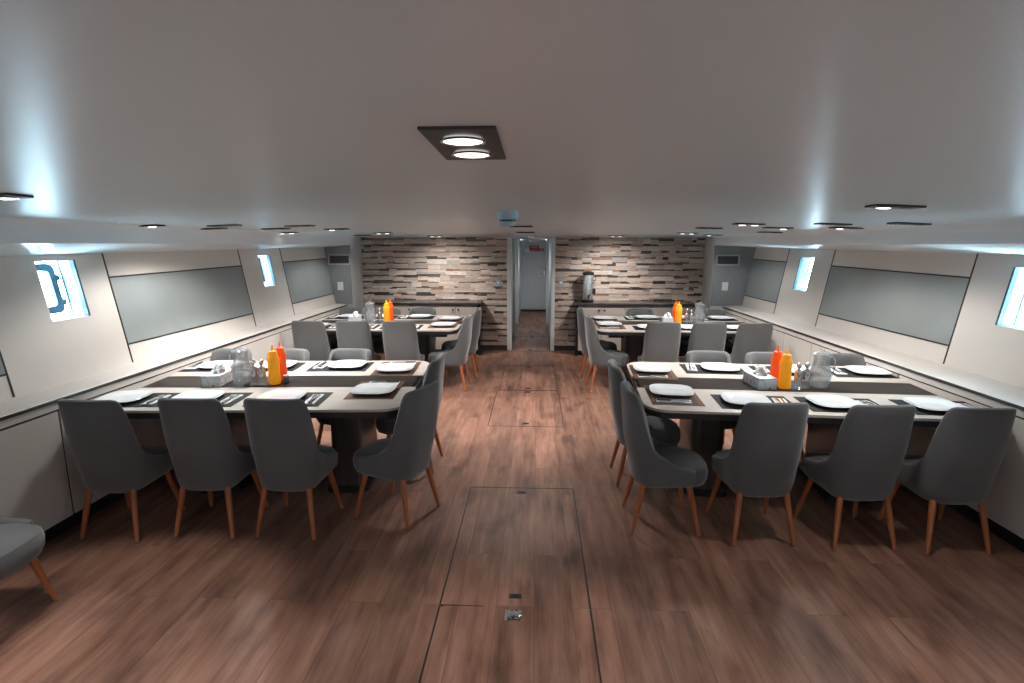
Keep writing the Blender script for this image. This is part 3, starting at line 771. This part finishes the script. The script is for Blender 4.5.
items = [
 ('tis', -2.345, 3.93, 5, 'orange flowered tissue box on front left table'),
 ('pit', -2.172, 3.94, 160, 'clear glass pitcher on front left table'),
 ('tgl', -2.135, 3.815, 0, 'upturned drinking glass beside pitcher on front left table'),
 ('shk', -2.062, 3.90, 0, 'left salt shaker on front left table beside the pitcher'),
 ('shk', -1.998, 3.895, 0, 'right pepper shaker on front left table beside yellow bottle'),
 ('yel', -1.922, 3.925, 0, 'yellow squeeze bottle on front left table'),
 ('red', -1.925, 4.05, 0, 'orange red squeeze bottle on front left table'),
 ('jar', -1.855, 3.965, 0, 'small blue labelled jar with pink lid right of front left bottles'),
 ('tis', 1.625, 4.03, 5, 'orange flowered tissue box on front right table'),
 ('yel', 1.775, 3.965, 0, 'yellow squeeze bottle on front right table'),
 ('red', 1.755, 4.065, 0, 'orange red squeeze bottle on front right table'),
 ('jarr', 1.825, 4.03, 0, 'small orange jar tucked behind yellow bottle on front right table'),
 ('shk', 1.868, 3.965, 0, 'left salt shaker on front right table beside yellow bottle'),
 ('shk', 1.93, 3.975, 0, 'right pepper shaker on front right table beside the pitcher'),
 ('pit', 2.04, 4.01, 10, 'clear glass pitcher on front right table'),
 ('tisw', -2.30, 6.95, 0, 'plain white tissue box on back left table'),
 ('pit', -2.11, 6.98, 150, 'clear glass pitcher on back left table'),
 ('tgl', -2.045, 6.87, 0, 'drinking glass beside pitcher on back left table'),
 ('shk', -1.985, 6.97, 0, 'salt shaker on back left table'),
 ('yel', -1.895, 6.97, 0, 'yellow squeeze bottle on back left table'),
 ('red', -1.88, 7.09, 0, 'orange red squeeze bottle on back left table'),
 ('tisw', 1.63, 7.00, 0, 'plain white tissue box on back right table'),
 ('yel', 1.765, 6.985, 0, 'yellow squeeze bottle on back right table'),
 ('red', 1.755, 7.09, 0, 'orange red squeeze bottle on back right table'),
 ('shk', 1.87, 7.00, 0, 'left salt shaker on back right table'),
 ('shk', 1.925, 6.99, 0, 'right pepper shaker on back right table'),
 ('pit', 2.03, 7.03, 20, 'clear glass pitcher on back right table')]
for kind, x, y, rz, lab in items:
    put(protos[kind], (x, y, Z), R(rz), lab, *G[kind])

# ------------------------------------------------------------------ coffee urn on the right sideboard
u = empty('coffee_urn', (.80, 8.78, .825)); tag(u, 'tall steel coffee urn with black lid on the right sideboard', 'coffee urn')
b = MB(); b.lathe([(.085, 0), (.09, .01), (.09, .035)], 28); b.build('base', M['black'], u, smooth=True)
b = MB(); b.lathe([(.080, .035), (.082, .05), (.082, .41), (.078, .425)], 32); b.build('body', M['urnsteel'], u, smooth=True)
b = MB(); b.lathe([(.088, .420), (.090, .43), (.088, .455), (.070, .468), (.030, .474), (.004, .476)], 28); b.build('lid', M['black'], u, smooth=True)
b = MB(); b.tube([(0, -.08, .09), (0, -.12, .09)], .012, 10); b.box(-.008, .008, -.130, -.112, .055, .125); b.build('tap', M['black'], u)
for s in (-1, 1):
    b = MB(); b.tube([(s*.08, 0, .39), (s*.115, 0, .385), (s*.118, 0, .34), (s*.08, 0, .33)], .008, 8); b.build('handle', M['black'], u, smooth=True)
b = MB(); b.box(.083, .115, -.04, .03, .12, .21); b.build('control_box', M['black'], u, bevel=.004)
b = MB(); rr = random.Random(2); b.tube([(.03*math.cos(i*.9)*(1+.2*rr.random()), .03*math.sin(i*.9), .008+.006*i/2) for i in range(16)], .007, 8)
o = b.build('power_cable', M['black'], smooth=True); o.location = (.665, 8.70, .825); tag(o, 'coiled black cable on the sideboard left of the urn', 'cable')

# ------------------------------------------------------------------ wall things
def switch(x, y, z, label, w=.075, h=.075, mat='bluewhite'):
    r = empty('light_switch', (x, y, z)); tag(r, label, 'switch')
    b = MB(); b.box(-w/2, w/2, -.012, 0, -h/2, h/2); b.build('switch_plate', M['white'] if mat != 'bluewhite' else M['bluewhite'], r, bevel=.003)
    b = MB(); b.box(-w/4, w/4, -.016, -.012, -h/4, h/4); b.build('rocker', M['white'], r, bevel=.002)
switch(-.612, YW-.022, 1.105, 'small switch plate on the left stone wall near the corridor')
switch(.389, YW-.022, 1.108, 'small switch plate on the right stone wall near the corridor')
switch(-2.87, YP, 1.115, 'switch panel on the blue grey bulkhead at left', .085, .12, 'w')
switch(2.675, YP, 1.13, 'switch panel on the blue grey bulkhead at right', .085, .12, 'w')
def vent(x, label, w=.33, h=.155, z=1.50):
    r = empty('air_vent', (x, YP, z)); tag(r, label, 'vent')
    b = MB(); t = .022
    b.box(-w/2, w/2, -.012, 0, -h/2, -h/2+t); b.box(-w/2, w/2, -.012, 0, h/2-t, h/2); b.box(-w/2, -w/2+t, -.012, 0, -h/2+t, h/2-t); b.box(w/2-t, w/2, -.012, 0, -h/2+t, h/2-t)
    b.build('vent_frame', flat('vent_frame_grey', (.36, .38, .40), .5), r)
    b = MB(); b.box(-w/2+t, w/2-t, -.003, 0, -h/2+t, h/2-t)
    for k in range(12): xx = -w/2+t+(w-2*t)*(k+.5)/12; b.box(xx-.004, xx+.004, -.009, -.003, -h/2+t, h/2-t)
    b.build('grille', M['lip'], r)
vent(-2.865, 'dark vent grille on the blue grey bulkhead at left')
vent(2.69, 'dark vent grille on the blue grey bulkhead at right')
# exit sign on the corridor door
s = empty('exit_sign', (-.065, 13.975, 1.565)); tag(s, 'small red exit sign with arrow panel on the white corridor door', 'sign')
b = MB(); b.box(-.12, .12, -.008, 0, -.01, .062); b.box(-.115, .115, -.008, 0, -.072, -.01); b.build('sign_plate', M['redsign'], s)
b = MB(); b.box(.122, .235, -.006, 0, -.07, -.005); b.build('arrow_plate', M['redsign'], s)
def letters(txt, x, z, size, parent, name):
    cu = bpy.data.curves.new(name, 'FONT'); cu.body = txt; cu.size = size; cu.align_x = 'CENTER'; cu.extrude = .0015
    o = bpy.data.objects.new(name, cu); C.objects.link(o)
    dg = bpy.context.evaluated_depsgraph_get(); me = bpy.data.meshes.new_from_object(o.evaluated_get(dg)); bpy.data.objects.remove(o)
    me.materials.clear(); me.materials.append(M['signwhite'])
    q = bpy.data.objects.new(name, me); C.objects.link(q); q.parent = parent; q.rotation_euler = (PI/2, 0, 0); q.location = (x, -.0095, z)
letters('EXIT', -.0, -.062, .07, s, 'sign_lettering')
b = MB(); b.box(-.095, .095, -.0095, -.008, .018, .036); b.build('sign_bar', M['signwhite'], s)
b = MB(); b.v = [(.14, -.0075, -.035), (.17, -.0075, -.015), (.17, -.0075, -.028), (.215, -.0075, -.028), (.215, -.0075, -.044), (.17, -.0075, -.044), (.17, -.0075, -.055)]; b.f = [(0, 1, 2, 3, 4, 5, 6)]; b.build('arrow', M['signwhite'], s)
# camera dome in the far right corner
r = empty('security_camera', (2.44, 8.93, cz(2.44, 8.93)-.002)); tag(r, 'small white security camera under the ceiling at the right stone wall corner', 'camera')
b = MB(); b.lathe([(.04, 0), (.04, -.03), (.035, -.04)], 20); b.build('mount', M['white'], r, smooth=True)
b = MB(); b.lathe([(.03, -.04), (.028, -.06), (.015, -.072), (.002, -.075)], 20); b.build('lens_dome', M['blackgloss'], r, smooth=True)

# smoke detectors --------------------------------------------------------
def detector(x, y, label, sc_=1.0, mat='bluewhite'):
    r = empty('smoke_detector', (x, y, cz(x, y) if y < YW else 1.79)); tag(r, label, 'smoke detector'); r.scale = (sc_,)*3
    b = MB(); b.lathe([(.062, .002), (.062, -.036), (.056, -.044)], 32); b.build('detector_base', M[mat], r, smooth=True)
    b = MB()
    for k in range(10):
        a = 2*PI*k/10; b.box(-.004, .004, .036, .043, -.056, -.044, mat=Matrix.Rotation(a, 4, 'Z'))
    b.lathe([(.030, -.044), (.030, -.058)], 20); b.build('vent_cage', M['frameblue'], r)
    b = MB(); b.lathe([(.042, -.054), (.044, -.060), (.042, -.072), (.034, -.080), (.004, -.082)], 28); b.build('detector_cap', M[mat], r, smooth=True)
detector(-.187, 3.62, 'pale blue smoke detector on the ceiling above the aisle', 1.15)
detector(-.10, 8.3, 'small white smoke detector on the ceiling before the corridor', .85, 'white')

# ------------------------------------------------------------------ ceiling lights
def cel(x, y):
    e = .05; n = Vector((-(cz(x+e, y)-cz(x-e, y))/(2*e), -(cz(x, y+e)-cz(x, y-e))/(2*e), 1)).normalized()
    return n
def downlight(x, y, on, label, power=14, cone=100, aim=(0, 0), small=True):
    r = empty('ceiling_light', (x, y, cz(x, y)-.001)); n = cel(x, y)
    r.rotation_mode = 'QUATERNION'; r.rotation_quaternion = Vector((0, 0, 1)).rotation_difference(n) @ Matrix.Rotation(PI/2 if small else 0, 3, 'Z').to_quaternion()
    tag(r, label, 'ceiling light', 'black twin ceiling downlights')
    hw, hl, lr, lo = (.055, .112, .036, .05) if small else (.084, .195, .052, .088)
    b = MB(); b.box(-hw, hw, -hl, hl, -.009 if small else -.006, .004); b.build('housing', M['lampcase'], r, bevel=.002)
    for q in (-1, 1):
        lit = on in (2, q)
        b = MB(); e_ = 0 if (lit or not small) else .0025; b.lathe([(lr, -.009), (lr*1.03, -.0125+e_), (lr*.93, -.0135+e_), (lr*.87, -.010)], 28, c=(0, q*lo, 0), cap=False); b.build('lamp_ring', M['chrome'] if lit else M['lampcase'], r, smooth=True)
        b = MB(); b.lathe([(.001, -.0105-(.006 if small and lit else -.001)), (lr*.6, -.0107-(.005 if small and lit else -.001)), (lr*.88, -.0108)], 28, c=(0, q*lo, 0), cap=False); b.build('lamp', M['lamp_on'] if lit else M['lamp_off'], r)
    if power:
        l = bpy.data.lights.new('downlight_bulb', 'SPOT'); l.energy = power*1.5; l.spot_size = R(cone); l.spot_blend = .35 if y < 8 else 1; l.shadow_soft_size = .07
        l.color = (1, .965, .93)
        o = bpy.data.objects.new('downlight_bulb', l); C.objects.link(o); o.location = (x, y, cz(x, y)-.05)
        d = Vector((aim[0], aim[1], -1)); o.rotation_euler = d.to_track_quat('-Z', 'Y').to_euler()
downlight(-.173, 1.44, 2, 'twin downlight nearest the camera, both lamps lit, above the aisle', 34, 78, small=False)
downlight(-2.09, 2.13, -1, 'twin downlight at the left edge of the photo, before front left table', 26, 58)
downlight(1.71, 2.83, 1, 'twin downlight with one lamp lit above the front right table near edge', 12, 70)
LL = [(-2.80, 3.97, -1, 0, 'left ceiling, first of the outer row, above front left wall ledge'),
      (-2.42, 4.33, 0, 34, 'left ceiling, second in the front row, above front left table'),
      (-2.00, 4.74, 0, 50, 'left ceiling, third in the front row, above front left table'),
      (-2.72, 4.66, 0, 0, 'left ceiling, outer of the second row behind front row'),
      (-2.36, 5.07, 0, 0, 'left ceiling, middle of the second row behind front row'),
      (-1.95, 5.49, 1, 15, 'left ceiling, inner of the second row behind front row'),
      (-2.68, 6.00, 2, 0, 'left ceiling, twin lit pair near the wall above back left table'),
      (-1.83, 6.70, 2, 40, 'left ceiling, above the back left table with lamp lit'),
      (1.67, 4.60, 2, 30, 'right ceiling, both lamps lit, above front right table'),
      (2.15, 4.26, 0, 20, 'right ceiling, unlit, above the front right table'),
      (2.46, 3.90, 0, 0, 'right ceiling, unlit, outermost above front right table'),
      (2.08, 5.04, -1, 20, 'right ceiling, one lamp lit, behind the front right table'),
      (1.60, 5.40, 0, 16, 'right ceiling, unlit, between front and back right tables'),
      (2.46, 4.66, 1, 0, 'right ceiling, one lamp lit, near the wall by second window'),
      (2.40, 6.0, 0, 0, 'right ceiling, unlit, near the wall before back right table'),
      (2.22, 7.30, 1, 9, 'right ceiling, small lit one near the stone wall corner'),
      (1.75, 6.75, 2, 30, 'right ceiling, lit, above the back right table'),
      (-1.45, 8.1, 2, 36, 'twin downlight washing the left stone wall with light'),
      (1.12, 8.1, 2, 36, 'twin downlight washing the right stone wall with light'),
      (-.154, 5.45, 0, 44, 'twin downlight above the aisle behind the smoke detector'),
      (-.14, 6.89, 0, 15, 'unlit twin downlight above the aisle before the corridor'),
      (-2.30, 7.45, 0, 12, 'left ceiling, small one near the stone wall corner')]
for x, y, on, pw, lab in LL:
    downlight(x, y, on, ('twin downlight, ' if not lab.startswith(('twin', 'unlit')) else '')+lab, pw, (150 if abs(x+.1) > 1.9 else 120) if y < 8 else 110, (0, .75) if y > 8 else (0, 0))
# unseen area lamp added behind the camera as fill for ceiling and walls
l = bpy.data.lights.new('rear_fill_area', 'AREA'); l.shape = 'RECTANGLE'; l.size = 5.4; l.size_y = 1.3; l.energy = 14; l.color = (.93, .97, 1)
o = bpy.data.objects.new('rear_fill_area', l); C.objects.link(o); o.location = (0, YB+.1, 1.0); o.rotation_euler = (R(97), 0, 0)
for x, y in ((-2.2, .3), (2.1, .3), (0, -.9)):
    l = bpy.data.lights.new('rear_bulb', 'SPOT'); l.energy = 80; l.spot_size = R(98); l.spot_blend = .25; l.shadow_soft_size = .06; l.color = (1, .965, .93)
    o = bpy.data.objects.new('rear_bulb', l); C.objects.link(o); o.location = (x, y, cz(x, y)-.06)
# corridor lamp
for y_, e_ in ((12.5, 17), (10.6, 11)):
    l = bpy.data.lights.new('corridor_bulb', 'SPOT'); l.energy = e_; l.spot_size = R(150); l.spot_blend = .8; l.shadow_soft_size = .08; l.color = (.9, .95, 1)
    o = bpy.data.objects.new('corridor_bulb', l); C.objects.link(o); o.location = (-.08, y_, 1.72)

# ------------------------------------------------------------------ daylight
w = bpy.data.worlds.new('World'); sc.world = w; w.use_nodes = True
bg = w.node_tree.nodes['Background']; bg.inputs[0].default_value = (.62, .86, 1.0, 1); bg.inputs[1].default_value = 36.0
for side, wins in ((-1, WL), (1, WR)):
    for (y0, y1, z0, z1) in wins:
        l = bpy.data.lights.new('sky_portal', 'AREA'); l.shape = 'RECTANGLE'; l.size = y1-y0+.05; l.size_y = z1-z0+.08; l.cycles.is_portal = True
        p = wpt(side, (y0+y1)/2, (z0+z1)/2, -.20); o = bpy.data.objects.new('sky_portal', l); C.objects.link(o)
        o.location = p; o.rotation_euler = Vector((-side, 0, 0)).to_track_quat('-Z', 'Z').to_euler()

# ------------------------------------------------------------------ camera
cam = bpy.data.cameras.new('camera'); co = bpy.data.objects.new('camera', cam); C.objects.link(co); sc.camera = co
cam.sensor_width = 36; cam.lens = 560/1024*36; cam.clip_start = .05
p = math.atan(103/560); yw = math.atan(25/560*math.cos(p))
F = Vector((-math.sin(yw)*math.cos(p), math.cos(yw)*math.cos(p), -math.sin(p)))
co.location = (0, 0, 1.8); co.rotation_euler = F.to_track_quat('-Z', 'Y').to_euler()
sc.view_settings.view_transform = 'Standard'; sc.view_settings.look = 'None'; sc.view_settings.exposure = .5
sc.cycles.max_bounces = 10; sc.cycles.transparent_max_bounces = 12; sc.cycles.use_denoising = True
sc.cycles.caustics_reflective = False; sc.cycles.caustics_refractive = False; sc.cycles.sample_clamp_indirect = 4
